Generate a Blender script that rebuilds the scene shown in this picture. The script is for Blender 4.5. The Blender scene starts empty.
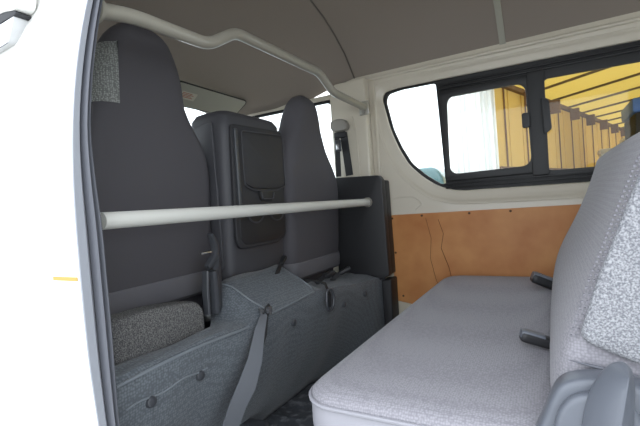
import bpy, bmesh, math, random
from mathutils import Vector, Matrix
random.seed(7)
COL = bpy.context.scene.collection
# World frame: x runs towards the back of the van, y across it (away from the open side), z up, metres, z = 0 cargo floor

# ------------------------------------------------------------------ materials
def lin(c):
    return tuple(((v/255)/12.92 if v/255 <= .04045 else ((v/255+.055)/1.055)**2.4) for v in c) + (1,)

def mat(name, rgb, rough=.6, metal=0., spec=.5, coat=0., bump=None, var=None, sheen=0.):
    """bump = (kind, scale, strength, distance); var = (rgb2, scale, low, high)"""
    m = bpy.data.materials.new(name); m.use_nodes = True
    nt = m.node_tree; N = nt.nodes; L = nt.links
    b = N['Principled BSDF']
    b.inputs['Base Color'].default_value = lin(rgb)
    b.inputs['Roughness'].default_value = rough
    b.inputs['Metallic'].default_value = metal
    b.inputs['Specular IOR Level'].default_value = spec
    b.inputs['Coat Weight'].default_value = coat
    b.inputs['Sheen Weight'].default_value = sheen
    tc = N.new('ShaderNodeTexCoord')
    if var:
        rgb2, sc, lo, hi = var
        n = N.new('ShaderNodeTexNoise'); n.inputs['Scale'].default_value = sc; n.inputs['Detail'].default_value = 3
        r = N.new('ShaderNodeValToRGB')
        r.color_ramp.elements[0].position = lo; r.color_ramp.elements[0].color = lin(rgb)
        r.color_ramp.elements[1].position = hi; r.color_ramp.elements[1].color = lin(rgb2)
        L.new(tc.outputs['Object'], n.inputs['Vector']); L.new(n.outputs['Fac'], r.inputs['Fac'])
        L.new(r.outputs['Color'], b.inputs['Base Color'])
    if bump:
        kind, sc, st, dist = bump
        if kind == 'voronoi':
            t = N.new('ShaderNodeTexVoronoi'); t.inputs['Randomness'].default_value = .25; out = t.outputs['Distance']
        else:
            t = N.new('ShaderNodeTexNoise'); t.inputs['Detail'].default_value = 4; out = t.outputs['Fac']
        t.inputs['Scale'].default_value = sc
        L.new(tc.outputs['Object'], t.inputs['Vector'])
        bp = N.new('ShaderNodeBump'); bp.inputs['Strength'].default_value = st; bp.inputs['Distance'].default_value = dist
        L.new(out, bp.inputs['Height']); L.new(bp.outputs['Normal'], b.inputs['Normal'])
    return m

def knit(name, rgb, rgb2, sc, mix=.6, rough=.85):
    """woven cloth: a dotted knit in two tones with relief"""
    m = mat(name, rgb, rough, spec=.25, sheen=.15)
    nt = m.node_tree; N = nt.nodes; L = nt.links; b = N['Principled BSDF']
    tc = N.new('ShaderNodeTexCoord')
    v = N.new('ShaderNodeTexVoronoi'); v.inputs['Scale'].default_value = sc; v.inputs['Randomness'].default_value = .5
    L.new(tc.outputs['Object'], v.inputs['Vector'])
    r = N.new('ShaderNodeValToRGB')
    r.color_ramp.elements[0].position = .25; r.color_ramp.elements[0].color = lin(rgb)
    r.color_ramp.elements[1].position = mix; r.color_ramp.elements[1].color = lin(rgb2)
    L.new(v.outputs['Distance'], r.inputs['Fac']); L.new(r.outputs['Color'], b.inputs['Base Color'])
    bp = N.new('ShaderNodeBump'); bp.inputs['Strength'].default_value = .5; bp.inputs['Distance'].default_value = .0015; bp.invert = True
    L.new(v.outputs['Distance'], bp.inputs['Height']); L.new(bp.outputs['Normal'], b.inputs['Normal'])
    return m

def glass(name, tint=(248, 251, 250), refl=.018):
    m = bpy.data.materials.new(name); m.use_nodes = True
    nt = m.node_tree; N = nt.nodes; L = nt.links
    N.remove(N['Principled BSDF'])
    t = N.new('ShaderNodeBsdfTransparent'); t.inputs[0].default_value = lin(tint)
    g = N.new('ShaderNodeBsdfGlossy'); g.inputs['Roughness'].default_value = .02
    mx = N.new('ShaderNodeMixShader'); mx.inputs[0].default_value = refl
    L.new(t.outputs[0], mx.inputs[1]); L.new(g.outputs[0], mx.inputs[2]); L.new(mx.outputs[0], N['Material Output'].inputs[0])
    return m

def tarp(name, rgb, trans=.5):
    m = bpy.data.materials.new(name); m.use_nodes = True
    nt = m.node_tree; N = nt.nodes; L = nt.links
    N.remove(N['Principled BSDF'])
    d = N.new('ShaderNodeBsdfDiffuse'); d.inputs[0].default_value = lin(rgb)
    t = N.new('ShaderNodeBsdfTranslucent'); t.inputs[0].default_value = lin(rgb)
    mx = N.new('ShaderNodeMixShader'); mx.inputs[0].default_value = trans
    L.new(d.outputs[0], mx.inputs[1]); L.new(t.outputs[0], mx.inputs[2]); L.new(mx.outputs[0], N['Material Output'].inputs[0])
    return m

M = {}
M['white_paint'] = mat('white_paint', (232, 232, 228), .25, coat=.5)
M['cream_paint'] = mat('cream_paint', (205, 197, 180), .35, coat=.25)
M['pipe_paint'] = mat('pipe_paint', (158, 154, 142), .3, coat=.4)
M['bar_white'] = mat('bar_white', (205, 205, 198), .45)
M['lining'] = mat('lining', (144, 134, 125), .9, spec=.2, bump=('noise', 400, .15, .001))
M['visor'] = mat('visor', (165, 163, 150), .8, bump=('noise', 500, .2, .001))
M['seat_back'] = mat('seat_back', (82, 80, 84), .75, spec=.3, bump=('noise', 900, .25, .0006))
M['seat_band'] = mat('seat_band', (104, 103, 107), .65, spec=.35, bump=('noise', 900, .2, .0005))
M['seat_light'] = knit('seat_light', (158, 160, 156), (112, 114, 112), 200)
M['console'] = mat('console', (68, 68, 72), .55, bump=('noise', 700, .2, .0005))
M['console_dark'] = mat('console_dark', (46, 46, 49), .6, bump=('noise', 700, .2, .0005))
M['black_plastic'] = mat('black_plastic', (36, 36, 38), .5, bump=('noise', 600, .2, .0005))
M['gloss_plastic'] = mat('gloss_plastic', (62, 64, 68), .32)
M['grey_plastic'] = mat('grey_plastic', (98, 102, 110), .38, bump=('noise', 600, .15, .0005))
M['rubber'] = mat('rubber', (23, 23, 24), .5)
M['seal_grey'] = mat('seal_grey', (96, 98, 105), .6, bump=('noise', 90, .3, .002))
M['band_white'] = mat('band_white', (196, 197, 198), .4)
M['stitch'] = mat('stitch', (122, 121, 127), .8)
M['band_shaded'] = mat('band_shaded', (148, 151, 158), .5)
M['lining_dark'] = mat('lining_dark', (96, 90, 84), .9)
M['seal_dark'] = mat('seal_dark', (40, 41, 44), .7)
M['bench_knit'] = knit('bench_knit', (152, 150, 155), (130, 128, 134), 210, mix=.7)
M['bench_side'] = mat('bench_side', (150, 149, 155), .7, bump=('noise', 500, .25, .0006), spec=.3)
M['speckle'] = mat('speckle', (112, 113, 118), .95, spec=.15, var=((166, 167, 170), 330, .38, .66), bump=('noise', 300, .6, .003))
M['speckle_dark'] = mat('speckle_dark', (70, 70, 71), .95, spec=.15, var=((124, 123, 121), 330, .38, .66), bump=('noise', 260, .7, .003))
M['vinyl'] = knit('vinyl', (108, 114, 119), (84, 89, 94), 150, rough=.55)
M['vinyl_smooth'] = mat('vinyl_smooth', (114, 120, 125), .5, bump=('noise', 260, .25, .001))
M['mat'] = mat('mat', (78, 81, 86), .5, var=((135, 137, 142), 26, .52, .75), bump=('noise', 30, .5, .01))
M['plywood'] = mat('plywood', (206, 146, 90), .55, var=((184, 118, 66), 6, .35, .7), bump=('noise', 120, .1, .001))
M['screw'] = mat('screw', (90, 62, 40), .4, metal=.6)
M['steel'] = mat('steel', (200, 200, 202), .25, metal=.9)
M['belt'] = mat('belt', (92, 95, 100), .6, bump=('noise', 500, .3, .001))
M['belt_black'] = mat('belt_black', (34, 34, 36), .6)
M['cap_grey'] = mat('cap_grey', (140, 136, 128), .5)
M['dark_metal'] = mat('dark_metal', (96, 82, 66), .6)
M['glass'] = glass('glass')
M['yellow_sheet'] = tarp('yellow_sheet', (218, 192, 126), .4)
M['yellow_roof'] = tarp('yellow_roof', (226, 208, 146), .55)
M['white_sheet'] = tarp('white_sheet', (242, 242, 240), .45)
M['brown_post'] = mat('brown_post', (108, 80, 54), .7)
M['asphalt'] = mat('asphalt', (150, 148, 144), .95, var=((170, 168, 162), 2, .3, .7))
M['blue'] = mat('blue', (58, 96, 165), .5)
M['teal'] = mat('teal', (74, 104, 106), .3, coat=.5)
M['tyre'] = mat('tyre', (25, 25, 26), .8)
M['box_white'] = mat('box_white', (215, 212, 205), .6)
M['yellow_tape'] = mat('yellow_tape', (178, 146, 66), .5)
M['label_red'] = mat('label_red', (170, 90, 70), .6)
M['pale_print'] = mat('pale_print', (196, 192, 176), .7)

# ------------------------------------------------------------------ helpers
def props(o, label=None, cat=None, group=None, kind=None):
    if label: o['label'] = label
    if cat: o['category'] = cat
    if group: o['group'] = group
    if kind: o['kind'] = kind
    return o

def empty(name, loc, label, cat, group=None, kind=None):
    o = bpy.data.objects.new(name, None); COL.objects.link(o)
    o.empty_display_size = .05; o.location = loc
    return props(o, label, cat, group, kind)

def base(o):
    v = Vector((0, 0, 0))
    while o: v += Vector(o.location); o = o.parent
    return v

def link(name, bm, m, parent=None, smooth=True, sub=0, origin=None):
    """bm in world coordinates -> one mesh object; a child keeps its parent's frame"""
    me = bpy.data.meshes.new(name)
    off = base(parent) if parent else Vector(origin or (0, 0, 0))
    if off.length: bmesh.ops.translate(bm, verts=bm.verts, vec=-off)
    bmesh.ops.recalc_face_normals(bm, faces=bm.faces)
    bm.to_mesh(me); bm.free()
    for p in me.polygons: p.use_smooth = smooth
    me.materials.append(M[m])
    o = bpy.data.objects.new(name, me); COL.objects.link(o)
    if parent: o.parent = parent
    elif origin: o.location = origin
    if sub:
        s = o.modifiers.new('sub', 'SUBSURF'); s.levels = sub; s.render_levels = sub
    if smooth and not sub:
        try: me.set_sharp_from_angle(angle=math.radians(38))
        except Exception: pass
    return o

def add_box(bm, lo, hi, bev=0., seg=2, mtx=None):
    t = bmesh.new()
    vs = bmesh.ops.create_cube(t, size=1)['verts']
    for v in vs:
        v.co = Vector([(lo[i]+hi[i])/2 + v.co[i]*(hi[i]-lo[i]) for i in range(3)])
    if bev: bmesh.ops.bevel(t, geom=t.edges[:], offset=bev, segments=seg, affect='EDGES', profile=.5)
    if mtx: bmesh.ops.transform(t, matrix=mtx, verts=t.verts)
    merge(bm, t)

def merge(bm, t):
    me = bpy.data.meshes.new('tmp'); t.to_mesh(me); t.free(); bm.from_mesh(me); bpy.data.meshes.remove(me)

def box(name, lo, hi, m, parent=None, bev=0., **k):
    bm = bmesh.new(); add_box(bm, lo, hi, bev); return link(name, bm, m, parent, **k)

def add_tube(bm, pts, r, n=14, closed=False, flat=None):
    """round tube along pts; r a number or a list; flat=(width,thick,sideVector) makes a ribbon"""
    pts = [Vector(p) for p in pts]; N = len(pts); rings = []
    up = None
    for i, p in enumerate(pts):
        a = pts[(i-1) % N] if (closed or i) else p
        b = pts[(i+1) % N] if (closed or i < N-1) else p
        t = (b-a).normalized()
        if flat:
            s = Vector(flat[2][i] if isinstance(flat[2], list) else flat[2])
            s = (s - t*s.dot(t)).normalized(); u = t.cross(s)
            w = flat[0][i] if isinstance(flat[0], (list, tuple)) else flat[0]; h = flat[1]
            rings.append([bm.verts.new(p + s*a_ + u*b_) for a_, b_ in ((-w/2, -h/2), (w/2, -h/2), (w/2, h/2), (-w/2, h/2))])
            continue
        if up is None:
            up = t.orthogonal().normalized()
        up = (up - t*up.dot(t)).normalized(); s = t.cross(up)
        rr = r[i] if isinstance(r, (list, tuple)) else r
        rings.append([bm.verts.new(p + (up*math.cos(2*math.pi*k/n) + s*math.sin(2*math.pi*k/n))*rr) for k in range(n)])
    k = len(rings[0])
    for i in range(N if closed else N-1):
        A, B = rings[i], rings[(i+1) % N]
        for j in range(k): bm.faces.new((A[j], A[(j+1) % k], B[(j+1) % k], B[j]))
    if not closed:
        bm.faces.new(rings[0][::-1]); bm.faces.new(rings[-1])

def smooth_path(pts, rad, seg=6, closed=False):
    """round the corners of a polyline"""
    pts = [Vector(p) for p in pts]; out = []; N = len(pts)
    for i, p in enumerate(pts):
        if not closed and i in (0, N-1): out.append(p); continue
        a = pts[i-1]-p; b = pts[(i+1) % N]-p
        r = rad[i] if isinstance(rad, (list, tuple)) else rad
        r = min(r, a.length*.48, b.length*.48)
        if r < 1e-6: out.append(p); continue
        p0 = p + a.normalized()*r; p1 = p + b.normalized()*r
        for k in range(seg+1):
            t = k/seg; out.append(p0*(1-t)**2 + p*2*t*(1-t) + p1*t*t)
    return out

def tube(name, pts, r, m, parent=None, rad=0, n=14, closed=False, flat=None, origin=None):
    if rad: pts = smooth_path(pts, rad, closed=closed)
    bm = bmesh.new(); add_tube(bm, pts, r, n, closed, flat); return link(name, bm, m, parent, origin=origin)

def add_loft(bm, rings, cap=True):
    R = [[bm.verts.new(Vector(p)) for p in ring] for ring in rings]
    n = len(R[0])
    for A, B in zip(R, R[1:]):
        for j in range(n): bm.faces.new((A[j], A[(j+1) % n], B[(j+1) % n], B[j]))
    if cap: bm.faces.new(R[0][::-1]); bm.faces.new(R[-1])

def rrect(a0, a1, b0, b1, r, seg=4):
    r = min(r, (a1-a0)*.499, (b1-b0)*.499); out = []
    for cx, cy, s in ((a1-r, b1-r, 0), (a0+r, b1-r, 90), (a0+r, b0+r, 180), (a1-r, b0+r, 270)):
        for k in range(seg+1):
            t = math.radians(s + 90*k/seg); out.append((cx+r*math.cos(t), cy+r*math.sin(t)))
    return out

def prism(name, outline, axis, d0, d1, m, parent=None, bev=0., rad=0., holes=(), origin=None, **k):
    """closed 2D outline extruded along an axis ('x','y','z') from d0 to d1, with holes, edges softened"""
    cu = bpy.data.curves.new('tmp', 'CURVE'); cu.dimensions = '2D'; cu.fill_mode = 'BOTH'
    for pl in [outline] + list(holes):
        q = pl
        sp = cu.splines.new('POLY'); sp.points.add(len(q)-1); sp.use_cyclic_u = True
        for pt, c in zip(sp.points, q): pt.co = (c[0], c[1], 0, 1)
    half = (d1-d0)/2
    cu.extrude = max(half-bev, 1e-5); cu.bevel_depth = bev; cu.bevel_resolution = 2; cu.offset = -bev
    ob = bpy.data.objects.new('tmp', cu); COL.objects.link(ob)
    dg = bpy.context.evaluated_depsgraph_get(); dg.update()
    me = bpy.data.meshes.new_from_object(ob.evaluated_get(dg))
    bm = bmesh.new(); bm.from_mesh(me)
    bpy.data.objects.remove(ob); bpy.data.curves.remove(cu); bpy.data.meshes.remove(me)
    bmesh.ops.remove_doubles(bm, verts=bm.verts, dist=1e-5)
    mid = (d0+d1)/2
    for v in bm.verts:
        a, b, c = v.co
        v.co = {'y': Vector((a, mid+c, b)), 'x': Vector((mid+c, a, b)), 'z': Vector((a, b, mid+c))}[axis]
    return link(name, bm, m, parent, origin=origin, **k)

def rounded(pts, rad, seg=6):
    return [(p.x, p.y) for p in smooth_path([(a, b, 0) for a, b in pts], rad, seg, closed=True)]

def disc(name, c, r, depth, axis, m, parent=None, bev=.3, n=20):
    """a domed round boss facing along axis (unit vector)"""
    ax = Vector(axis).normalized(); c = Vector(c)
    s = ax.orthogonal().normalized(); u = ax.cross(s); bm = bmesh.new()
    rings = [[c + ax*h*depth + (s*math.cos(2*math.pi*k/n)+u*math.sin(2*math.pi*k/n))*r*q for k in range(n)]
             for h, q in ((0, 1), (1-bev, 1), (1-bev*.35, .92), (1, .72))]
    add_loft(bm, rings); return link(name, bm, m, parent)

def interp(tab, z):
    tab = sorted(tab)
    if z <= tab[0][0]: return tab[0][1]
    if z >= tab[-1][0]: return tab[-1][1]
    for (a, va), (b, vb) in zip(tab, tab[1:]):
        if a <= z <= b:
            t = (z-a)/(b-a); return va+(vb-va)*t

# ------------------------------------------------------------------ camera
MC = ((0.8692040780, 0.0544732801, 0.4914437226), (0.4890032460, 0.0524630513, -0.8707028504), (-0.0732126775, 0.9971360439, 0.0189634873))
cd = bpy.data.cameras.new('camera'); cam = bpy.data.objects.new('camera', cd); COL.objects.link(cam)
m4 = Matrix(MC).to_4x4(); m4.translation = (0.8, -0.53, 0.8); cam.matrix_world = m4
cd.sensor_width = 36; cd.lens = 415/640*36; cd.clip_start = .01
bpy.context.scene.camera = cam

# ------------------------------------------------------------------ world: bright overcast sky
w = bpy.data.worlds.new('sky'); bpy.context.scene.world = w; w.use_nodes = True
nt = w.node_tree; bg = nt.nodes['Background']
tc = nt.nodes.new('ShaderNodeTexCoord'); sx = nt.nodes.new('ShaderNodeSeparateXYZ'); cr = nt.nodes.new('ShaderNodeValToRGB')
nt.links.new(tc.outputs['Generated'], sx.inputs[0]); nt.links.new(sx.outputs['Z'], cr.inputs['Fac'])
cr.color_ramp.elements[0].position = 0.0; cr.color_ramp.elements[0].color = (.82, .88, .94, 1)
cr.color_ramp.elements[1].position = 1.0; cr.color_ramp.elements[1].color = (1.0, 1.06, 1.16, 1)
nt.links.new(cr.outputs['Color'], bg.inputs['Color']); bg.inputs['Strength'].default_value = 1.0

vs = bpy.context.scene.view_settings
bpy.context.scene.display_settings.display_device = 'sRGB'
vs.view_transform = 'Standard'; vs.look = 'None'; vs.gamma = 1; vs.use_curve_mapping = False
vs.exposure = 1.85

# ================================================================== SETTING
def struct(o): o['kind'] = 'structure'; return o

struct(box('ground', (-12, -8, -.75), (14, 22, -.65), 'asphalt'))

# cargo floor: rubber mat, gently wrinkled
def wrinkle(x, y):
    return .004*math.sin(23*x+9*y) + .003*math.sin(41*y-17*x) + .004*math.sin(13*y+6*math.sin(9*x))
bm = bmesh.new(); nx, ny = 90, 60; g = []
for i in range(nx+1):
    row = []
    for j in range(ny+1):
        x = -.3 + 2.98*i/nx; y = -.06 + 1.54*j/ny
        row.append(bm.verts.new((x, y, wrinkle(x, y) if 0 < i < nx and 0 < j < ny else 0)))
    g.append(row)
for i in range(nx):
    for j in range(ny): bm.faces.new((g[i][j], g[i+1][j], g[i+1][j+1], g[i][j+1]))
e = [v for v in bm.verts if v.is_boundary]
r = bmesh.ops.extrude_face_region(bm, geom=bm.faces[:])
for v in [q for q in r['geom'] if isinstance(q, bmesh.types.BMVert)]: v.co.z = -.05
struct(link('floor', bm, 'mat'))

# ceiling: headliner, rounded to the sides, one loft per bay
SEC = [(1.500, 1.454), (1.47, 1.485), (1.40, 1.553), (1.30, 1.616), (1.20, 1.664), (1.08, 1.700), (.9, 1.715), (.71, 1.72)]
SEC = SEC + [(1.42-y, z) for y, z in SEC[-2::-1]]
def headliner(name, secs, m='lining'):
    """secs = list of (x, function (y, z) -> (x, y, z)); closed shell 15 mm thick"""
    bm = bmesh.new(); inner = []; outer = []
    for fn in secs:
        inner.append([bm.verts.new(fn(y, z)) for y, z in SEC])
        outer.append([bm.verts.new(Vector(fn(y, z)) + Vector((0, .012*(1 if y > .71 else -1), .02))) for y, z in SEC])
    n = len(SEC)
    for A, B, a, b in zip(inner, inner[1:], outer, outer[1:]):
        for j in range(n-1):
            bm.faces.new((A[j], B[j], B[j+1], A[j+1])); bm.faces.new((a[j], a[j+1], b[j+1], b[j]))
    return struct(link(name, bm, m))
def at(x, drop=0.): return lambda y, z: (x, y, z-drop)
headliner('ceiling', [at(-.077, 0), at(.10), at(.40), at(.636)])
headliner('ceiling_rear', [at(.644, .0), at(1.4), at(2.0), at(2.72)])
def front(x, s):
    # towards the windscreen the roof comes down and its edge follows the door-window top
    zt = 1.72 - .30*s; ze = 1.454 - .085*min(1, s*3)
    return lambda y, z: (x, .71+(y-.71)*(1-.05*min(1, s*2)), ze + (z-1.454)/(1.72-1.454)*(zt-ze))
headliner('ceiling_front', [front(-.081, 0), front(-.2, .10), front(-.35, .28), front(-.55, .52), front(-.75, .78), front(-.97, 1.0)])
# welt seams of the lining
def seam(x, name, r):
    bm = bmesh.new(); add_tube(bm, [(x, y, z-.001) for y, z in SEC], r, 8); return struct(link(name, bm, 'lining'))
bm = bmesh.new(); add_tube(bm, [(.641, y, z-.003) for y, z in SEC], 0, flat=(.026, .006, (1, 0, 0))); struct(link('trim_1', bm, 'visor'))
bm = bmesh.new(); add_tube(bm, [(-.079, y, z-.001) for y, z in SEC], .0035, 8); struct(link('trim_2', bm, 'lining_dark'))

# far side of the van: cream painted body panel with a pressed surround and the slider window in it
WIN = rounded([(.070, 1.31), (.085, 1.345), (.17, 1.353), (1.60, 1.335), (1.66, 1.30), (1.66, .83), (1.60, .80), (.42, .812),
               (.33, .838), (.258, .888), (.187, .959), (.140, 1.050), (.103, 1.150)], .035)
WIN = [(a-.010, b+.009) for a, b in WIN]
LIP = rounded([(.010, 1.34), (.045, 1.395), (.17, 1.405), (1.66, 1.387), (1.72, 1.32), (1.72, .80), (1.64, .745), (.40, .757),
               (.28, .790), (.200, .848), (.125, .925), (.075, 1.030), (.040, 1.150)], .05)
WALL = [(-.22, -.02), (2.72, -.02), (2.72, 1.475), (-.22, 1.475)]
wr = struct(prism('wall_right', WALL, 'y', 1.50, 1.515, 'cream_paint', bev=.006, holes=[LIP]))
bm = bmesh.new()
rings = []
for t, y in ((-.04, 1.506), (0, 1.5005), (.10, 1.5015), (.20, 1.5065), (.35, 1.511), (.75, 1.514), (.95, 1.518), (1.0, 1.523)):
    rings.append([(p[0]+(q[0]-p[0])*t, y, p[1]+(q[1]-p[1])*t) for p, q in zip(LIP, WIN)])
for t, y in ((1.0, 1.527), (-.04, 1.527)):
    rings.append([(p[0]+(q[0]-p[0])*t, y, p[1]+(q[1]-p[1])*t) for p, q in zip(LIP, WIN)])
rings.append(rings[0]); V = [[bm.verts.new(p) for p in r_] for r_ in rings[:-1]]; V.append(V[0])
for P_, Q_ in zip(V, V[1:]):
    for j in range(len(P_)): bm.faces.new((P_[j], P_[(j+1) % len(P_)], Q_[(j+1) % len(P_)], Q_[j]))
struct(link('window_surround', bm, 'cream_paint', wr))
# pressed bead just inside the recess edge, shallow groove panel below the window
tube('pressed_edge', [(.07, 1.501, .80), (.12, 1.501, .81), (.20, 1.501, .805), (.235, 1.501, .77), (.20, 1.501, .74)], .003, 'cream_paint', wr, rad=.02, n=8)
# rain channel running above the window
tube('roof_channel', [(-.05, 1.497, 1.428), (.6, 1.497, 1.425), (2.7, 1.497, 1.42)], .009, 'cream_paint', wr, n=10)

# slider window
w1 = struct(prism('window_1', [(p[0]+(q[0]-p[0])*.85+.010, p[1]+(q[1]-p[1])*.85-.009) for p, q in zip(LIP, WIN)], 'y', 1.5275, 1.545, 'rubber', bev=.002,
     holes=[rounded([(.086, 1.30), (.100, 1.333), (.17, 1.343), (.342, 1.341), (.360, .850), (.338, .850), (.268, .900), (.199, .968), (.152, 1.056), (.115, 1.153)], .018),
            [(a, b) for a, b in rrect(.383, .735, .893, 1.262, .002)],
            rounded([(.800, 1.263), (1.64, 1.258), (1.64, .862), (.795, .868)], .02)]))
prism('sliding_sash', rounded([(.350, 1.295), (.765, 1.290), (.772, .862), (.362, .860)], .02), 'y', 1.508, 1.5274, 'rubber', w1, bev=.003,
      holes=[rounded([(.392, 1.262), (.728, 1.258), (.735, .897), (.385, .892)], .045)])
prism('divider_bar', rounded([(.735, 1.30), (.803, 1.30), (.800, .85), (.737, .85)], .01), 'y', 1.504, 1.5274, 'rubber', w1, bev=.003)
bl = prism('window_latch', rounded([(.786, 1.18), (.815, 1.165), (.820, 1.04), (.790, 1.02)], .012), 'y', 1.486, 1.502, 'black_plastic', w1, bev=.003)
prism('latch_button', rounded([(.708, 1.125), (.740, 1.125), (.740, 1.06), (.708, 1.06)], .01), 'y', 1.490, 1.504, 'black_plastic', w1, bev=.003)
for k, (z, h) in enumerate(((.846, .010), (.828, .008), (1.305, .010), (1.322, .008))):
    box('slide_track', (.36, 1.516, z-h/2), (1.63, 1.5274, z+h/2), 'rubber', w1, bev=.002)
for lo, hi in (((.075, 1.536, .84), (.366, 1.539, 1.35)), ((.37, 1.515, .885), (.75, 1.518, 1.27)), ((.79, 1.536, .855), (1.65, 1.539, 1.27))):
    box('glass_pane', lo, hi, 'glass', w1)

for o_ in [w1] + list(w1.children):
    for v in o_.data.vertices: v.co.x -= .010; v.co.z += .009

# far side, ahead of the pillar: driver's door with its window
DW = rounded([(-.185, 1.350), (-.175, .92), (-1.00, .84), (-1.02, 1.00), (-.80, 1.350)], .04)
wf = struct(prism('wall_front_right', [(-.19, -.3), (-.165, 1.385), (-.98, 1.385), (-1.35, .80), (-1.35, -.3)], 'y', 1.455, 1.50, 'cream_paint', bev=.004, holes=[DW]))
DWi = rounded([(-.197, 1.338), (-.187, .932), (-.99, .852), (-1.005, 1.00), (-.79, 1.338)], .035)
w2 = struct(prism('window_2', rounded([(-.181, 1.354), (-.171, .916), (-1.004, .836), (-1.024, 1.00), (-.80, 1.354)], .04), 'y', 1.438, 1.456, 'rubber', bev=.004, holes=[DWi]))
box('glass_pane', (-1.0, 1.446, .85), (-.19, 1.450, 1.34), 'glass', w2)
# B pillar on the far side
struct(prism('pillar', [(-.20, .30), (.0, .30), (.0, 1.425), (-.165, 1.425), (-.20, 1.39)], 'y', 1.43, 1.499, 'cream_paint', bev=.010))
struct(box('trim_3', (.018, 1.488, .30), (.034, 1.502, 1.40), 'cream_paint', bev=.006))
struct(tube('trim_4', [(-.055, 1.429, .93), (-.06, 1.429, 1.15), (-.075, 1.429, 1.24)], .003, 'cream_paint'))

# windscreen, cowl and dashboard ahead of the seats
w3 = bmesh.new()
for a, b in (((-.99, .02, 1.40), (-1.36, -.0, .86)),):
    vsn = [w3.verts.new(p) for p in ((-.985, .04, 1.41), (-.985, 1.38, 1.41), (-1.37, 1.42, .86), (-1.37, 0, .86),
                                    (-.989, .04, 1.407), (-.989, 1.38, 1.407), (-1.374, 1.42, .857), (-1.374, 0, .857))]
    for f in ((0, 1, 2, 3), (7, 6, 5, 4), (0, 4, 5, 1), (1, 5, 6, 2), (2, 6, 7, 3), (3, 7, 4, 0)): w3.faces.new([vsn[i] for i in f])
struct(link('window_3', w3, 'glass', smooth=False))
struct(box('wall_front', (-1.40, -.08, -.3), (-1.36, 1.5, .86), 'cream_paint'))
struct(prism('dashboard', rounded([(-1.355, .35), (-1.355, .86), (-1.15, .88), (-1.00, .80), (-1.02, .60), (-1.12, .35)], .04), 'y', .02, 1.42, 'black_plastic'))
struct(box('deck', (-1.34, .0, .05), (-.215, 1.41, .445), 'black_plastic', bev=.01))
# rear of the van
struct(prism('wall_rear', [(-.08, -.05), (1.5, -.05), (1.5, 1.46), (1.2, 1.66), (.71, 1.73), (.22, 1.66), (-.08, 1.46)], 'x', 2.73, 2.76, 'cream_paint', holes=[rrect(.12, 1.30, .80, 1.36, .08)]))
w4 = struct(prism('window_4', rrect(.11, 1.31, .79, 1.37, .08), 'x', 2.715, 2.729, 'rubber', holes=[rrect(.13, 1.29, .81, 1.35, .08)]))
box('glass_pane', (2.719, .115, .795), (2.722, 1.305, 1.365), 'glass', w4)

# near side: curved B-pillar edge with its paint return and two rubber weatherstrips
YW = [(1.45, .03), (1.30, -.02), (1.214, -.047), (1.095, -.076), (1.02, -.088), (.912, -.099), (.841, -.102), (.734, -.102), (.59, -.101), (.48, -.096), (.43, -.091), (.2, -.075), (-.1, -.06)]
YI = [(1.45, .05), (1.30, .015), (1.229, -.010), (1.107, -.033), (1.027, -.050), (.914, -.056), (.84, -.044), (.727, -.043), (.573, -.041), (.459, -.044), (.408, -.044), (.2, -.035), (-.1, -.02)]
def sm(tab, z):   # smoothed lookup
    return sum(interp(tab, z+d) for d in (-.07, -.035, 0, .035, .07))/5
ZS = [-.1+1.56*i/52 for i in range(53)]
def strip(name, cols, m, parent=None):
    """closed vertical moulding: cols = list of (x, t) with t 0 at the outer skin line and 1 at the inner edge; t>1 or <0 allowed"""
    bm = bmesh.new(); rings = []
    for z in ZS:
        a, b = sm(YW, z), sm(YI, z); rings.append([(x, a+(b-a)*t, z) for x, t in cols])
    add_loft(bm, rings); return link(name, bm, m, parent)
struct(strip('wall_left', [(-.37, .0), (-.05, -.0), (.050, .0), (.0575, .004), (.0575, .03), (.045, .035), (.03, .035), (-.37, .06)], 'white_paint'))
struct(strip('trim_5', [(.0576, .012), (.060, .03), (.060, .30), (.055, .39), (.040, .40), (.040, .012)], 'band_shaded'))  # white body paint turning inward, its shade put into the grey colour
struct(strip('trim_6', [(.040, .38), (.048, .39), (.050, .48), (.040, .50)], 'seal_dark'))
def bulge(x0, x1, t0, t1, n=8):
    return [(x0+(x1-x0)*math.sin(math.pi*k/n), t0+(t1-t0)*k/n) for k in range(n+1)]
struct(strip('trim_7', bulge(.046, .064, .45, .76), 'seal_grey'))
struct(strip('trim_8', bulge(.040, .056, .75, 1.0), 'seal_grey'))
struct(strip('trim_9', [(.00, .55), (.042, .55), (.042, .98), (.030, 1.04), (.00, 1.04)], 'seal_dark'))
# front door on the near side with its window, rear quarter behind the opening, roof rail over it
d1 = struct(prism('door_1', [(-.375, -.3), (-.375, .5), (-.375, .8), (-.375, 1.1), (-.375, 1.40), (-.98, 1.40), (-1.35, .80), (-1.35, -.3)], 'y', -.10, -.06, 'white_paint', bev=.004,
             holes=[rounded([(-.47, 1.34), (-.47, .92), (-1.00, .84), (-1.02, 1.00), (-.80, 1.34)], .04)]))
for v in d1.data.vertices: v.co.y += sm(YW, v.co.z)+.102
struct(prism('wall_rear_left', [(1.30, -.1), (2.72, -.1), (2.72, 1.45), (1.30, 1.45)], 'y', -.10, -.07, 'white_paint', bev=.004, holes=[rrect(1.42, 2.6, .82, 1.33, .06)]))
struct(box('trim_10', (-.37, -.075, 1.462), (2.72, -.02, 1.50), 'white_paint', bev=.01))
struct(box('sill', (.05, -.12, -.12), (1.30, -.062, -.002), 'white_paint', bev=.01))

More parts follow.
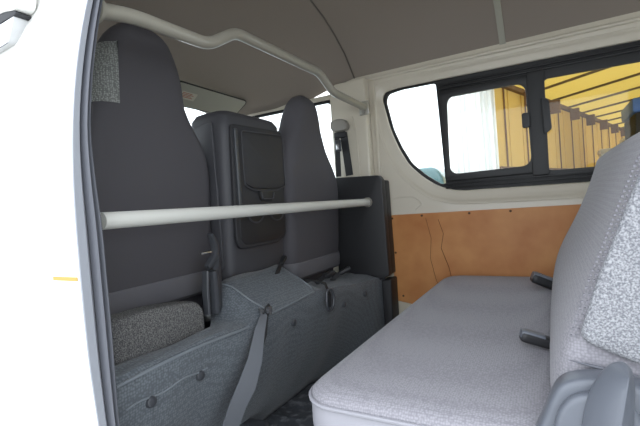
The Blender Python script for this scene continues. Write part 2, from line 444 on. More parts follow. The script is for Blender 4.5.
# ================================================================== PLYWOOD PANEL
pw = prism('plywood_panel', rounded([(.068, .722), (.068, .285), (.20, .262), (1.60, .262), (1.60, .728), (.80, .724)], .018), 'y', 1.490, 1.4985, 'plywood', bev=.001, origin=(.8, 1.494, .262))
props(pw, 'orange-brown plywood board screwed to the cream side wall below the long window', 'panel')
for x, z in ((.080, .705), (.232, .712), (.455, .712), (.085, .53), (.110, .31), (.63, .712)):
    disc('screw', (x, 1.4895, z), .0055, .003, (0, -1, 0), 'screw', pw, n=12)
tube('grain_mark', [(.31, 1.4897, .69), (.33, 1.4897, .62), (.315, 1.4897, .55), (.345, 1.4897, .46), (.36, 1.4897, .38)], .0012, 'screw', pw, n=6)
tube('grain_mark', [(.25, 1.4897, .70), (.27, 1.4897, .60), (.26, 1.4897, .50), (.28, 1.4897, .40), (.30, 1.4897, .34)], .0010, 'screw', pw, n=6)

# ================================================================== BARS
gb = empty('guard_bar', (0, .69, .798), 'straight off-white round bar crossing level behind the front seat backs', 'bar')
tube('bar_tube', [(0, -.015, .800), (0, .69, .798), (0, 1.372, .797)], .0178, 'bar_white', gb, n=24)
disc('end_cap', (0, 1.366, .797), .024, .012, (0, 1, 0), 'cap_grey', gb)
tp = empty('partition_pipe', (0, .7, 1.27), 'bent grey-painted pipe arching across under the roof above the front seats', 'pipe')
tube('pipe', [(0, .006, 1.235), (0, .100, 1.254), (0, .335, 1.262), (0, .455, 1.333), (0, .965, 1.337), (0, 1.075, 1.280), (0, 1.42, 1.272)], .0168, 'pipe_paint', tp, rad=.035, n=20)
b_ = box('mounting_bracket', (-.030, 1.418, 1.235), (.022, 1.4295, 1.305), 'pipe_paint', tp, bev=.004)
disc('bolt', (-.005, 1.418, 1.25), .010, .008, (0, -1, 0), 'cap_grey', b_, n=6)
b_ = disc('mounting_flange', (0, .018, 1.236), .026, .010, (0, -1, 0), 'pipe_paint', tp)

# ================================================================== FRONT SEATS
def seat_shell(bm, secs, r, seg=5, cap=True):
    """secs: (z, xfront, xrear, y0, y1)"""
    rings = []
    for z, xf, xr, y0, y1 in secs:
        rings.append([(a, b, z) for a, b in rrect(xf, xr, y0, y1, r, seg)])
    add_loft(bm, rings, cap)

def profile_seat(cy, xr, zt, zb, hw, hh, tilt, hc):
    """backrest with integrated headrest; hw body half width, hh head half width"""
    H = zt-zb; out = []
    tab = [(0, hw*.93), (.04, hw*.97), (.12, hw), (.40, hw), (.50, hw*.985), (.56, hw*.94), (.61, hw*.84), (.66, hw*.74), (.72, hw*.655), (.80, hh*1.02), (.86, hh*.93), (.91, hh*.80), (.95, hh*.66), (.98, hh*.50), (.993, hh*.36), (1.0, hh*.22)]
    n = 30
    for i in range(n+1):
        f = i/n; f = 1-(1-f)**1.25 if f > 0 else 0
        h = interp(tab, f)
        th = .13 if f < .6 else .13-.03*(f-.6)/.4
        crown = 0 if f < .93 else .03*((f-.93)/.07)**2
        lean = tilt*(f-.5)
        xx = xr+lean
        c_ = cy+(hc-cy)*max(0, min(1, (f-.45)/.25))
        out.append((zb+H*f, xx-th+crown, xx-crown*1.2, c_-h, c_+h))
    return out

def front_seat(name, cy, xr, zt, zb, hw, hh, hc, face_y, face_mat, label, loc):
    t = empty(name, loc, label, 'seat')
    S = profile_seat(cy, xr, zt, zb, hw, hh, .05, hc)
    bm = bmesh.new(); seat_shell(bm, S, .055, 5); link('backrest', bm, 'seat_back', t)
    # knit facing wraps the outer side of the head part and ends in a seam on its back
    bm = bmesh.new(); rings = []
    for z, xf, xb, y0, y1 in S:
        if not face_mat or z < zb+.665*(zt-zb) or z > zb+.96*(zt-zb) or y0 > face_y-.010: continue
        rings.append([(a, min(b, face_y), z) for a, b in rrect(xf-.004, xb+.003, y0-.004, max(y1, face_y+.08), .055, 5)])
    if rings: add_loft(bm, rings); link('headrest_facing', bm, face_mat, t)
    # padded strip along the bottom of the back
    bm = bmesh.new(); rings = []
    for f, d in ((-.048, -.006), (-.038, .004), (.0, .006), (.022, .004), (.028, -.002)):
        z = zb+f; xx = xr-.026+.05*f
        rings.append([(a, b, z) for a, b in rrect(xx-.12, xx+d+.002, cy-hw*.97, cy+hw*.97, .05, 5)])
    add_loft(bm, rings); link('lower_flap', bm, 'seat_band', t)
    # cushion on the deck, seen only from above and the side
    bm = bmesh.new(); rings = []
    for z, d in ((.447, .02), (.455, .0), (.52, 0), (.545, .012), (.555, .03)):
        rings.append([(a, b, z) for a, b in rrect(xr-.62+d, xr-.06, cy-hw+d, cy+hw-d, .06, 5)])
    add_loft(bm, rings); link('seat_cushion', bm, 'seat_back', t)
    return t, S

ps, S1 = front_seat('front_seat', .305, -.195, 1.352, .585, .232, .142, .284, .182, 'seat_light', 'dark grey front seat with integrated headrest nearest the open side door, seen from behind', (-.3, .3, .447))
# stitched seam where the flap begins, carpeted end of the cushion frame
prism('seat_heel', rounded([(.040, .462), (.040, .574), (.16, .574), (.290, .560), (.318, .535), (.318, .462)], .022), 'x', -.150, -.075, 'speckle_dark', ps, bev=.010)
ps.children[-1]['label'] = 'speckled carpet-covered heel of the seat'
# recliner: curved upright arm, lower cover and release lever
def blade(name, pts, w, m, parent, x, th=.016):
    """pts (y,z,w) centreline with width, flattened across x"""
    bm = bmesh.new(); rings = []
    P_ = [Vector((0, p[0], p[1])) for p in pts]
    for i, p in enumerate(P_):
        a = P_[max(0, i-1)]; b = P_[min(len(P_)-1, i+1)]; t = (b-a).normalized(); s = Vector((0, -t.z, t.y)); ww = pts[i][2]/2
        rings.append([(x-th/2 + 0*0 + 0, *(p - s*ww).yz), (x-th*.1, *(p-s*ww*1.0).yz), (x+th*.35, *(p-s*ww*.75).yz), (x+th/2, *(p-s*ww*.2).yz), (x+th/2, *(p+s*ww*.2).yz), (x+th*.35, *(p+s*ww*.75).yz), (x-th*.1, *(p+s*ww).yz), (x-th/2, *(p+s*ww).yz)])
    add_loft(bm, rings); return link(name, bm, m, parent)
blade('recliner_lever', [(.398, .738, .010), (.410, .720, .019), (.419, .695, .023), (.414, .668, .026), (.395, .650, .026), (.376, .638, .014)], 0, 'gloss_plastic', ps, -.110, .018)
blade('recliner_cover', [(.405, .500, .055), (.408, .56, .056), (.412, .60, .052), (.418, .640, .040), (.424, .668, .018)], 0, 'gloss_plastic', ps, -.120, .03)
blade('hinge_cover', [(.386, .500, .026), (.388, .57, .030), (.388, .605, .030), (.384, .628, .016)], 0, 'gloss_plastic', ps, -.098, .026)
blade('hinge_cover', [(.352, .505, .014), (.354, .58, .016), (.357, .632, .009)], 0, 'gloss_plastic', ps, -.098, .02)
box('release_catch', (-.112, .352, .680), (-.104, .395, .686), 'steel', ps, bev=.002)

ds, S2 = front_seat('front_seat', 1.128, -.13, 1.288, .535, .238, .122, 1.068, .965, None, 'dark grey driver seat beyond the middle backrest, in front of the far door window', (-.3, 1.07, .447))

# middle backrest folded forward as a table console
mc = empty('middle_seat', (-.24, .72, .447), 'narrow middle seat back with a square fold-down tray panel and cup holders', 'seat')
bm = bmesh.new(); rings = []
for z, d, t in ((.505, .012, .03), (.515, .0, .035), (.60, 0, .02), (.80, 0, .008), (1.08, 0, 0), (1.125, .004, 0), (1.146, .016, .012), (1.155, .036, .03)):
    rings.append([(a, b, z) for a, b in rrect(-.325+d, -.150-t, .540+d, .882-d, .035, 5)])
add_loft(bm, rings); link('shell', bm, 'console', mc)
# raised back frame (left jamb), tray panel, lip, recess with cup rings
prism('back_panel', rounded([(.566, 1.100), (.868, 1.108), (.852, .690), (.80, .668), (.572, .668), (.556, .70)], .02), 'x', -.156, -.143, 'console_dark', mc, bev=.003)
prism('grip_rib', rounded([(.576, 1.085), (.592, 1.085), (.588, .79), (.572, .79)], .007), 'x', -.148, -.134, 'gloss_plastic', mc, bev=.004)
tr = prism('tray_panel', rounded([(.618, 1.072), (.862, 1.082), (.858, .895), (.80, .878), (.66, .878), (.618, .895)], .012), 'x', -.146, -.137, 'console_dark', mc, bev=.002)
tube('tray_edge', [(-.1362, a, b) for a, b in rounded([(.611, 1.080), (.868, 1.090), (.864, .888), (.80, .870), (.66, .870), (.611, .888)], .015)], .0022, 'console', mc, n=8, closed=True)
prism('tray_latch', rounded([(.690, .868), (.775, .868), (.765, .832), (.700, .832)], .008), 'x', -.146, -.132, 'black_plastic', mc, bev=.003)
tube('latch_lip', [(-.130, .695, .862), (-.130, .700, .838), (-.130, .766, .838), (-.130, .772, .862)], .0025, 'console', mc, n=8, rad=.01)
for y in (.665, .795):
    pts = [(-.139, y+.045*math.cos(math.radians(a)), .790+.036*math.sin(math.radians(a))) for a in range(190, 352, 12)]
    tube('cup_holder', pts, .003, 'console', mc, n=8)
prism('lower_pocket', rounded([(.575, .775), (.845, .785), (.84, .70), (.79, .680), (.60, .680), (.575, .70)], .015), 'x', -.150, -.1405, 'black_plastic', mc, bev=.002)
prism('side_rib', rounded([(-.30, 1.10), (-.20, 1.115), (-.195, .60), (-.29, .58)], .02), 'y', .535, .543, 'console', mc, bev=.003)

# ================================================================== DECK COVER (vinyl, quilted with buttons)
def hump(y):     # 0..1 raised middle part
    def ss(a, b, t):
        t = max(0, min(1, (t-a)/(b-a))); return t*t*(3-2*t)
    return ss(.37, .49, y)*(1-ss(.79, .86, y))
def endk(y):
    t = max(0, min(1, (y-1.0)/.4)); return 1-.85*t*t*(3-2*t)
def wav(y, z): return .004*math.sin(15*y+4*z)+.0025*math.sin(31*y-7*z)
bm = bmesh.new(); G = []
NY = 110
for j in range(NY+1):
    y = -.03 + 1.465*j/NY; h = hump(y)
    end = max(0, (y-1.15)/.28); xo = .035*end*end
    crease = .472 + .012*h - .045*max(0, (y-.85)/.5) + .006*math.sin(9*y)
    prof = []
    back = .475 + .105*h - .03*max(0, (y-.85)/.5)
    for f in (0, .2, .4, .6, .8, .93):
        bx = .155 if y > .42 else (.070 if y < .33 else .070+.085*(y-.33)/.09)
        prof.append((-bx+bx*f + xo, back+(crease-back)*f**1.15 + .003*math.sin(25*y+8*f)))
    prof += [(.000+xo+.004, crease-.004), (.008+xo, crease-.016)]
    for f in (.06, .12, .2, .3, .4, .5, .6, .7, .8, .9, 1.0):
        z = (crease-.016)*(1-f); x = .008 + xo - .205*endk(y)*(f**1.7) + wav(y, z)*min(1, f*6)*(1-f*.5)
        prof.append((x, max(z, .004)))
    G.append([bm.verts.new((x, y, z)) for x, z in prof])
for A, B in zip(G, G[1:]):
    for k in range(len(A)-1): bm.faces.new((A[k], A[k+1], B[k+1], B[k]))
dc = link('deck_cover', bm, 'vinyl', origin=(0, .7, 0))
sol = dc.modifiers.new('thick', 'SOLIDIFY'); sol.thickness = .004; sol.offset = -1
props(dc, 'dark grey woven vinyl cover hung over the step below the front seats, with round buttons', 'cover')
def cover_x(y, z):
    end = max(0, (y-1.15)/.28); xo = .035*end*end; h = hump(y)
    crease = .472 + .012*h - .045*max(0, (y-.85)/.5) + .006*math.sin(9*y)
    f = 1-z/(crease-.016); return .008+xo-.205*endk(y)*max(f, 0)**1.7+wav(y, z)*min(1, f*6)*(1-f*.5)
for y, z in ((.063, .394), (.215, .391), (.65, .402), (1.046, .367), (1.235, .372)):
    x = cover_x(y, z)
    disc('button', (x-.004, y, z), .0125, .013, (1, 0, .1), 'gloss_plastic', dc, n=16)
def crease_z(y): return .472 + .012*hump(y) - .045*max(0, (y-.85)/.5) + .006*math.sin(9*y)
tube('edge_piping', [(cover_x(y, crease_z(y)-.02)+.002, y, crease_z(y)-.008) for y in [-.02+.42*i/20 for i in range(21)]], .004, 'vinyl_smooth', dc, n=8)
tube('edge_piping', [(cover_x(y, crease_z(y)-.02)+.002, y, crease_z(y)-.006) for y in [.50+.28*i/14 for i in range(15)]], .0035, 'vinyl_smooth', dc, n=8)
def top_pt(y, f):
    h = hump(y); end = max(0, (y-1.15)/.28); xo = .035*end*end
    back = .475 + .105*h - .03*max(0, (y-.85)/.5)
    bx = .155 if y > .42 else (.070 if y < .33 else .070+.085*(y-.33)/.09)
    return (-bx+bx*f+xo, y, back+(crease_z(y)-back)*f**1.15 + .003*math.sin(25*y+8*f)+.002)
tube('fold_seam', [top_pt(.505-.035*i/10, 1-.93*i/10) for i in range(11)], .0028, 'vinyl_smooth', dc, n=6)
tube('fold_seam', [top_pt(.785+.02*i/8, 1-.8*i/8) for i in range(9)], .0022, 'vinyl_smooth', dc, n=6)
# pulled seam between the two near buttons
tube('quilt_seam', [(cover_x(y, z)+.001, y, z) for y, z in [(.0+.24*i/12, .405-.0*i+.004*math.sin(i)) for i in range(13)]], .0022, 'vinyl_smooth', dc, n=6)

# ================================================================== PILLAR TRIM (black) and its seat belt
pt = empty('pillar_trim', (-.03, 1.40, .2), 'tall black plastic trim on the far pillar where the level bar ends', 'trim')
prism('upper_panel', rounded([(-.195, .42), (-.190, .935), (.062, .925), (.078, .90), (.082, .43), (.02, .405)], .012), 'y', 1.382, 1.428, 'black_plastic', pt, bev=.006)
prism('lower_panel', rounded([(.035, .16), (.035, .405), (.085, .412), (.082, .16)], .01), 'y', 1.392, 1.487, 'black_plastic', pt, bev=.006)
prism('rear_edge', rounded([(.040, .43), (.040, .905), (.078, .90), (.080, .43)], .01), 'y', 1.4285, 1.487, 'black_plastic', pt, bev=.005)

sb = empty('seat_belt', (-.14, 1.41, 1.2), 'black shoulder seat belt hanging from a grey anchor on the far pillar', 'seat belt')
prism('anchor_cap', rounded([(-.185, 1.225), (-.185, 1.185), (-.165, 1.170), (-.095, 1.172), (-.088, 1.20), (-.105, 1.228), (-.15, 1.235)], .018), 'y', 1.385, 1.4285, 'cap_grey', sb, bev=.008)
box('belt_guide', (-.165, 1.380, 1.135), (-.10, 1.400, 1.165), 'belt_black', sb, bev=.006)
tube('belt_webbing', [(-.115, 1.395, 1.16), (-.108, 1.398, 1.05), (-.10, 1.400, .94)], 0, 'belt_black', sb, flat=(.040, .0025, (1, 0, 0)))
tube('belt_webbing', [(-.150, 1.388, 1.15), (-.155, 1.392, 1.05), (-.160, 1.396, .94)], 0, 'belt_black', sb, flat=(.026, .0025, (1, .3, 0)))
bk = box('belt_tongue', (-.160, 1.372, 1.065), (-.125, 1.384, 1.125), 'gloss_plastic', sb, bev=.005)
box('tongue_plate', (-.150, 1.369, 1.075), (-.136, 1.3725, 1.105), 'steel', bk, bev=.001)

# ================================================================== SUN VISOR
bm = bmesh.new()
c = [Vector(p) for p in ((-.695, .86, 1.432), (-.695, 1.365, 1.427), (-.80, 1.355, 1.352), (-.80, .86, 1.352))]
nrm = (c[1]-c[0]).cross(c[3]-c[0]).normalized()
path = smooth_path(c, .03, 6, closed=True)
add_loft(bm, [[p+nrm*d for p in path] for d in (-.009, -.006, .006, .009)])
sv = link('sun_visor', bm, 'visor', origin=(-.74, 1.11, 1.39))
props(sv, 'pale grey folded sun visor under the front roof above the windscreen', 'sun visor')
sgn = 1 if nrm.x > 0 else -1
tube('visor_edge', [p + nrm*.006*sgn for p in path], .004, 'rubber', sv, n=8, closed=True)
ctr = sum(c, Vector())/4 + nrm*.0095*sgn
u1 = (c[1]-c[0]).normalized(); u2 = (c[3]-c[0]).normalized()
tube('visor_hinge', [c[1]+nrm*0, c[1]+Vector((.02, .01, .03)), c[1]+Vector((.025, .012, .055))], .006, 'cap_grey', sv, n=8)
bm = bmesh.new(); add_loft(bm, [[ctr+u1*(-.145+a)+u2*b+nrm*.0002*sgn*k for a, b in rrect(-.05, .05, -.022, .022, .004, 2)] for k in (0, 3)]); link('warning_label', bm, 'pale_print', sv)
bm = bmesh.new()
for i, q in enumerate((-.014, -.006, .002, .010)):
    add_loft(bm, [[ctr+u1*(-.145+a)+u2*(q+b)+nrm*.0003*sgn*k for a, b in rrect(-.04, .02+.012*(i % 2), -.0016, .0016, .001, 1)] for k in (2, 4)])
link('label_print', bm, 'label_red', sv)

# ================================================================== LOOSE BELTS AND BUCKLES ON THE COVER
st = empty('lap_belt', (.03, .38, .3), 'grey belt strap with a metal tongue hanging down over the vinyl cover', 'seat belt')
tube('strap', [(-.01, .485, .492), (.022, .460, .482), (.040, .412, .450), (.050, .369, .382), (.054, .324, .330), (.050, .285, .290), (.03, .262, .22)], 0, 'belt', st, flat=([.014, .020, .031, .043, .053, .056, .056], .003, [(.3, .6, -.2), (.3, .7, -.1), (.4, 1, 0), (.4, 1, .1), (.3, 1, .2), (.3, 1, .3), (.3, 1, .2)]))
tube('strap', [(-.01, .490, .490), (.014, .478, .475), (.020, .455, .425), (.020, .43, .385)], 0, 'belt_black', st, flat=([.012, .018, .020, .014], .003, (.4, 1, .1)))
tube('belt_loop', [(.018, .462, .485), (.024, .470, .503), (.022, .487, .508), (.016, .500, .495), (.014, .492, .478), (.018, .474, .470)], .0032, 'belt_black', st, n=8, closed=True)
bm = bmesh.new(); add_loft(bm, [[(x, .486+a, .490+b*1.0) for a, b in rrect(-.008, .008, -.013, .013, .006, 4)] for x in (.022, .025, .028)]); link('tongue', bm, 'steel', st)

def buckle(name, c, rot, label, group=None, tip='black_plastic', size=(.052, .034, .022), press=True):
    t = empty(name, c, label, 'buckle', group)
    R = Matrix.Translation(Vector(c)) @ rot
    bm = bmesh.new(); L_, W, T = size
    secs = [(-.5, .78, .7), (-.47, .88, .86), (-.2, .96, 1), (.35, 1, 1), (.46, .96, .94), (.5, .84, .78)]
    rings = [[R @ Vector((f*L_, a, b)) for a, b in rrect(-W/2*s, W/2*s, -T/2*q, T/2*q, T*.35, 4)] for f, s, q in secs]
    add_loft(bm, rings); link('buckle_body', bm, tip, t)
    if press:
        bm = bmesh.new(); rings = [[R @ Vector((L_*.30+L_*.25*k, a, T*.02+b)) for a, b in rrect(-W*.34, W*.34, -T*.30, T*.30, T*.1, 3)] for k in (0, .9)]
        add_loft(bm, rings); link('press_button', bm, 'gloss_plastic', t)
    return t, R

# floor-side buckle at the foot of the cover
t, R = buckle('belt_buckle', (-.10, .50, .095), Matrix.Rotation(math.radians(25), 4, 'Z') @ Matrix.Rotation(math.radians(8), 4, 'Y'),
              'black belt buckle lying at the foot of the cover under the grey strap', tip='gloss_plastic', size=(.12, .06, .035))
tube('anchor_strap', [R @ Vector((-.05, 0, 0)), R @ Vector((-.09, .0, -.01)), R @ Vector((-.12, .0, -.06))], 0, 'belt_black', t, flat=(.04, .004, (0, 1, 0)))
# stalks and buckles between the seats, on top of the cover
for i, (c, az, el, lab) in enumerate((((-.115, .775, .600), 100, 30, 'small black belt buckle stub at the lower corner of the middle seat back'),
                                      ((-.06, 1.03, .500), 70, 12, 'black belt buckle lying on the cover behind the driver seat'),
                                      ((-.05, 1.16, .492), 30, 25, 'black belt buckle on the cover beside the far pillar trim'))):
    rot = Matrix.Rotation(math.radians(az), 4, 'Z') @ Matrix.Rotation(math.radians(-el), 4, 'Y')
    t, R = buckle('belt_buckle', c, rot, lab, tip='black_plastic', size=(.06, .028, .02) if i else (.045, .022, .015))
    tube('anchor_strap', [R @ Vector((-.025, 0, 0)), R @ Vector((-.05, .0, -.004)), R @ Vector((-.075, .004, -.014))], 0, 'belt_black', t, flat=(.02, .004, (0, 0, 1)))
hk = empty('belt_loop', (.02, .86, .44), 'black oval belt loop hanging over the edge of the cover', 'belt')
tube('strap', [(-.06, .83, .515), (-.02, .845, .510), (.012, .865, .495), (.028, .868, .45), (.026, .862, .405)], 0, 'belt_black', hk, flat=(.018, .003, (0, 1, 0)))
tube('loop', [(.024, .852, .47), (.030, .878, .475), (.034, .892, .44), (.032, .880, .40), (.028, .855, .388), (.026, .842, .42)], .006, 'gloss_plastic', hk, rad=.014, n=10, closed=True)

# ================================================================== REAR BENCH
bn = empty('bench_seat', (.55, .8, 0), 'light grey fabric rear bench seat with a reclined backrest on the right', 'seat')
def plan(d, x0=.298, x1=.80, y0=.195, y1=1.455, r=.085):
    return [(a+.030*(b-.2)*(.8-a)/.5, b) for a, b in rrect(x0+d, x1-d, y0+d, y1-d, max(r-d*.5, .02), 8)]
def lift(b): return .008+.018*(b-.2)
bm = bmesh.new()
add_loft(bm, [[(a, b, z+lift(b)) for a, b in plan(d)] for z, d in ((.375, .002), (.386, .003), (.394, .010), (.400, .022), (.404, .045), (.406, .08), (.407, .14))])
link('seat_cushion', bm, 'bench_knit', bn)
bm = bmesh.new()
add_loft(bm, [[(a, b, z) for a, b in plan(d)] for z, d in ((.215, .03), (.23, .014), (.28, .004), (.33, .0), (.375, .001), (.385, .005))])
link('cushion_side', bm, 'bench_side', bn)
tube('cushion_piping', [(a, b, .377+lift(b)) for a, b in plan(-.001)], .0045, 'bench_side', bn, n=8, closed=True)
box('seat_base', (.34, .27, .05), (.78, 1.38, .214), 'black_plastic', bn, bev=.01)
for x in (.40, .72):
    for y in (.32, 1.33): box('leg', (x-.025, y-.025, .004), (x+.025, y+.025, .05), 'dark_metal', bn, bev=.004)
# backrest, one section swept across the van, ends rounded
FR = [(.385, .775), (.43, .772), (.50, .784), (.56, .802), (.62, .832), (.70, .874), (.78, .908), (.84, .928), (.875, .940)]
def back_section(inset=0., top=.905):
    pts = [(x+inset, z) for z, x in FR]
    pts[-1] = (pts[-1][0], pts[-1][1])
    pts += [(.945+inset*.6, top-.012-inset*.5), (.968, top-inset*.8), (1.02, top+.003-inset*.8), (1.055-inset, top-.012-inset*.5), (1.070-inset, top-.05), (1.040-inset, .72), (.985-inset, .55), (.955-inset, .40), (.90, .385)]
    return pts
bm = bmesh.new(); rings = []
for y, i, dz in ((.255, .030, -.02), (.262, .016, -.01), (.278, .006, -.003), (.31, 0, 0), (.6, -.002, 0), (.9, -.002, .004), (1.2, .002, .006), (1.38, .006, .004), (1.415, .012, -.002), (1.43, .028, -.016)):
    rings.append([(x, y, z+dz*max(0, (z-.4)/.5)) for x, z in back_section(i)])
add_loft(bm, rings); link('backrest', bm, 'bench_knit', bn, sub=1)
# speckled carpet panel on the near end
side = rounded([(.822, .553), (.852, .650), (.876, .712), (.897, .769), (.921, .830), (.945, .868), (.985, .885), (1.03, .885), (1.055, .86), (1.045, .76), (1.00, .58), (.97, .50), (.90, .521)], .02)
prism('end_panel', side, 'y', .240, .262, 'speckle', bn, bev=.010)
bn.children[-1]['label'] = 'speckled grey carpet end panel of the backrest'
bm = bmesh.new()
line = [(.812, .556), (.842, .650), (.866, .712), (.887, .769), (.911, .830), (.936, .872)]
for k in range(42):
    f = k/41*(len(line)-1); i = min(int(f), len(line)-2); f -= i
    x = line[i][0]+(line[i+1][0]-line[i][0])*f; z = line[i][1]+(line[i+1][1]-line[i][1])*f
    for d in (-.0035, .0035):
        xx = x+d+.004; ins = xx-interp([(b, a) for a, b in FR], z)
        yy = interp([(-.01, .305), (.002, .292), (.006, .280), (.016, .264), (.03, .256)], ins)
        add_box(bm, (xx-.0018, yy-.0025, z-.0016), (xx+.0018, yy+.003, z+.0016), .0005, 1)
link('stitching', bm, 'stitch', bn)
# crease shade of the cloth under the panel, painted in as dark tubes
for pts in ([(.806, .252, .516), (.845, .249, .510), (.95, .249, .492)], [(.803, .252, .490), (.845, .250, .489), (.95, .250, .470)]):
    tube('fold_shade', pts, [.0003, .0032, .0032], 'seal_grey', bn, n=8)
# recliner hinge: rounded plastic cover with an inner raised dome, and the lever blade
HC = [(.742, .33), (.750, .40), (.766, .435), (.779, .471), (.792, .496), (.82, .509), (.86, .513), (.92, .50), (.96, .42), (.95, .33)]
prism('hinge_cover', rounded(HC, .025), 'y', .195, .245, 'grey_plastic', bn, bev=.010)
HD = [(.766, .33), (.770, .385), (.778, .421), (.788, .462), (.806, .487), (.837, .498), (.88, .492), (.91, .42), (.90, .33)]
prism('hinge_dome', rounded(HD, .025), 'y', .176, .196, 'grey_plastic', bn, bev=.009)
LV = [(.812, .36), (.815, .42), (.820, .465), (.830, .504), (.843, .530), (.858, .546), (.873, .551), (.882, .541), (.884, .515), (.880, .46), (.872, .36)]
def ridge(z): return .838+.035*((z-.36)/.19)
bm = bmesh.new()
add_loft(bm, [[(ridge(z)+(x-ridge(z))*s_, y, .44+(z-.44)*q) for x, z in rounded(LV, .012, 4)] for y, s_, q in ((.182, .94, .98), (.172, 1, 1), (.166, .97, .998), (.142, .56, .99), (.130, .20, .98), (.127, .05, .97))])
link('recliner_lever', bm, 'grey_plastic', bn)

# buckles poking out of the joint between cushion and backrest
def bench_buckle(c, lab, pitch=-16, k=1.):
    rot = Matrix.Rotation(math.radians(192), 4, 'Z') @ Matrix.Rotation(math.radians(pitch), 4, 'Y')
    t, R = buckle('belt_buckle', c, rot, lab, group='buckles on the rear bench', tip='black_plastic', size=(.075*k, .038*k, .026*k), press=False)
    bm = bmesh.new(); rings = [[R @ Vector((x*k, a*k, b*k)) for a, b in rrect(-.0165*s, .0165*s, -.004, .0155*s, .005, 3)] for x, s in ((-.012, 1), (.03, 1), (.0385, .85))]
    add_loft(bm, rings); link('buckle_cap', bm, 'grey_plastic', t)
    return t
bench_buckle((.748, .575, .441), 'grey and black belt buckle on the bench seat, nearer the open side')
bench_buckle((.762, 1.21, .452), 'dark belt buckle on the bench seat close to the plywood board', -24, 1.45)

# ================================================================== OUTER PANEL DETAILS
hd = empty('door_handle', (-.14, -.12, 1.2), 'white moulded handle end over a dark gap on the white outer body', 'door handle')
prism('grip', rounded([(-.36, 1.262), (-.36, 1.325), (-.120, 1.325), (-.105, 1.275), (-.113, 1.256), (-.132, 1.251), (-.173, 1.259), (-.235, 1.263)], .006), 'y', -.0690, -.035, 'white_paint', hd, bev=.002)
prism('grip_gap', rounded([(-.36, 1.236), (-.36, 1.264), (-.235, 1.2635), (-.173, 1.2605), (-.134, 1.2515), (-.127, 1.245), (-.135, 1.241), (-.176, 1.242), (-.237, 1.239)], .003), 'y', -.0665, -.035, 'seal_dark', hd, bev=.001)
prism('recess_plate', rounded([(-.36, 1.190), (-.36, 1.237), (-.238, 1.239), (-.139, 1.242), (-.151, 1.220), (-.172, 1.195), (-.246, 1.191)], .004), 'y', -.0655, -.035, 'band_white', hd, bev=.001)
tube('recess_edge', [(-.36, -.0658, 1.1895), (-.246, -.0658, 1.1905), (-.172, -.0658, 1.194)], .0009, 'seal_grey', hd, n=6)
for c_ in hd.children:
    for v in c_.data.vertices: v.co.x -= .022
tp_ = box('marker_tape', (-.025, -.1035, .696), (.052, -.1005, .703), 'yellow_tape')
props(tp_, 'short yellow tape strip on the white outer body panel', 'tape')

# ================================================================== OUTSIDE, BEYOND THE FAR WINDOWS
A = Vector((math.sin(math.radians(16)), math.cos(math.radians(16)), 0)); O = Vector((.17, 5.2, 0))
Bv = Vector((.829, -.559, 0))
sh = empty('storage_shed', (O.x, O.y, -.65), 'yellow sheeted storage shed with dark roof purlins beyond the van window', 'shed')
def add_slab(bm, p0, u, v, n, du, dv, dn):
    """box at corner p0 spanning u*du, v*dv, n*dn"""
    vs_ = [bm.verts.new(p0 + u*a*du + v*b*dv + n*c_*dn) for a, b, c_ in ((0,0,0),(1,0,0),(1,1,0),(0,1,0),(0,0,1),(1,0,1),(1,1,1),(0,1,1))]
    for f in ((3,2,1,0),(4,5,6,7),(0,1,5,4),(1,2,6,5),(2,3,7,6),(3,0,4,7)): bm.faces.new([vs_[i] for i in f])
UP = Vector((0, 0, 1)); NW = Vector((A.y, -A.x, 0))
bm = bmesh.new()
k = 0.0
while k < 9.0:        # corrugated sheet wall
    add_slab(bm, O+A*k+UP*-.6, A, UP, NW, .46, 2.85, .03); add_slab(bm, O+A*(k+.46)+UP*-.6, A, UP, NW, .04, 2.85, .015); k += .50
link('sheet_wall', bm, 'yellow_sheet', sh, smooth=False)
k = .30
while k < 9:
    bm = bmesh.new(); add_slab(bm, O+A*k+NW*.04+UP*-.65, A, UP, NW, .03, 2.9, .012); link('post', bm, 'brown_post', sh, smooth=False); k += .78
bm = bmesh.new(); add_slab(bm, O+A*0+NW*.035+UP*1.0, A, UP, NW, 9.0, .12, .05); link('wall_rail', bm, 'brown_post', sh, smooth=False)
bm = bmesh.new(); add_slab(bm, O+A*0+NW*.035+UP*2.16, A, UP, NW, 9.0, .06, .06); link('wall_rail', bm, 'brown_post', sh, smooth=False)
# roof rising away from the wall
RB = (Bv*math.cos(math.radians(2)) + UP*math.sin(math.radians(2)))
RN = A.cross(RB).normalized(); RN = RN if RN.z > 0 else -RN
bm = bmesh.new(); add_slab(bm, O+A*-.6+UP*2.26, A, RB, RN, 12, 7.0, .02); link('roof_sheet', bm, 'yellow_roof', sh, smooth=False)
k = -.5
while k < 11:
    bm = bmesh.new(); add_slab(bm, O+A*k+UP*2.255-RN*.03, A, RB, RN, .03, 7.0, .03); link('purlin', bm, 'dark_metal', sh, smooth=False); k += .95
for q in (1.6, 4.6):
    bm = bmesh.new(); add_slab(bm, O+A*-.6+RB*q+UP*2.16-RN*.05, A, RB, RN, 12, .03, .03); link('truss_chord', bm, 'dark_metal', sh, smooth=False)
k = .9
while k < 8:
    bm = bmesh.new(); add_slab(bm, O+A*k+NW*.10+UP*1.98, A, UP, NW, .06, .20, .14); link('bracket', bm, 'brown_post', sh, smooth=False); k += 1.12
# end wall of the shed
EN = Bv; e0 = O+A*10.2
bm = bmesh.new(); add_slab(bm, e0+UP*-.6, EN, UP, A, 7.0, 3.6, .05); link('end_wall', bm, 'yellow_roof', sh, smooth=False)

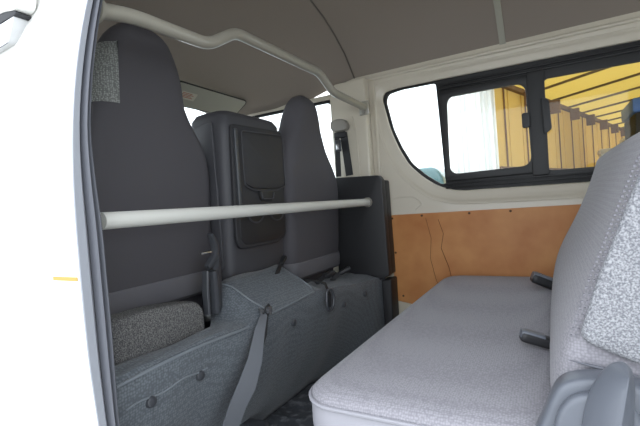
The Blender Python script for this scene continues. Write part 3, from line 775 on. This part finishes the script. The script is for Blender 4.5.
# white sheet hanging in folds
bm = bmesh.new(); n = 60; T = []; Bt = []
p0 = Vector((-.26, 4.68, 0)); p1 = Vector((.235, 4.98, 0))
dirv = (p1-p0).normalized(); nr = Vector((-dirv.y, dirv.x, 0))
for i in range(n+1):
    f = i/n; p = p0+(p1-p0)*f
    amp = .035*math.sin(i*.9)+.02*math.sin(i*2.3)
    T.append(bm.verts.new(p+nr*amp*.5+UP*2.75)); Bt.append(bm.verts.new(p+nr*amp*1.6+UP*-.6))
for i in range(n): bm.faces.new((T[i], T[i+1], Bt[i+1], Bt[i]))
cs = link('hanging_sheet', bm, 'white_sheet', origin=(-.2, 4.86, -.6)); sol = cs.modifiers.new('t', 'SOLIDIFY'); sol.thickness = .008
props(cs, 'white cloth sheet hanging in folds outside, left of the yellow shed', 'curtain')

# blue skip cover and white crates inside the shed
bs = empty('blue_container', (2.55, 8.0, -.65), 'blue container standing in the yellow shed at the right window edge', 'container')
box('container_body', (1.92, 7.4, 1.86), (3.2, 8.6, 2.08), 'blue', bs, bev=.03); box('container_base', (1.95, 7.43, -.64), (3.17, 8.57, 1.86), 'tyre', bs, bev=.03)
box('locking_bar', (2.2, 7.37, 1.9), (2.26, 7.4, 2.05), 'dark_metal', bs)
for (lo, hi, lab) in (((1.62, 9.0, -.65), (1.95, 9.4, 1.46), 'tall white crate standing inside the shed, left one of two'),
                      ((1.99, 8.95, -.65), (2.5, 9.4, 1.62), 'wide white crate standing inside the shed, right one of two')):
    t = empty('white_crate', ((lo[0]+hi[0])/2, (lo[1]+hi[1])/2, lo[2]), lab, 'crate', 'white crates in the shed')
    box('crate_body', lo, hi, 'box_white', t, bev=.03)
    box('crate_lid', (lo[0]-.02, lo[1]-.02, hi[2]-.08), (hi[0]+.02, hi[1]+.02, hi[2]+.01), 'box_white', t, bev=.02)

# car parked far off, only its roof line shows in the corner pane
cr_ = empty('parked_car', (-2.3, 5.4, -.65), 'teal grey tall parked car seen low in the left corner window pane', 'car')
prism('car_body', rounded([(-4.4, -.42), (-4.4, .10), (-3.6, .34), (-.42, .36), (-.36, .10), (-.36, -.42)], .10), 'y', 4.72, 6.3, 'teal', cr_, bev=.06)
prism('cabin', rounded([(-3.6, .33), (-2.8, 1.16), (-.50, 1.19), (-.40, 1.05), (-.38, .33)], .08), 'y', 4.80, 6.22, 'teal', cr_, bev=.06)
prism('side_window', rounded([(-3.2, .42), (-2.7, .94), (-.92, .95), (-.78, .42)], .05), 'y', 4.78, 4.81, 'gloss_plastic', cr_, bev=.008)
for x in (-3.6, -1.2): disc('wheel', (x, 4.86, -.32), .33, .2, (0, -1, 0), 'tyre', cr_, n=28)
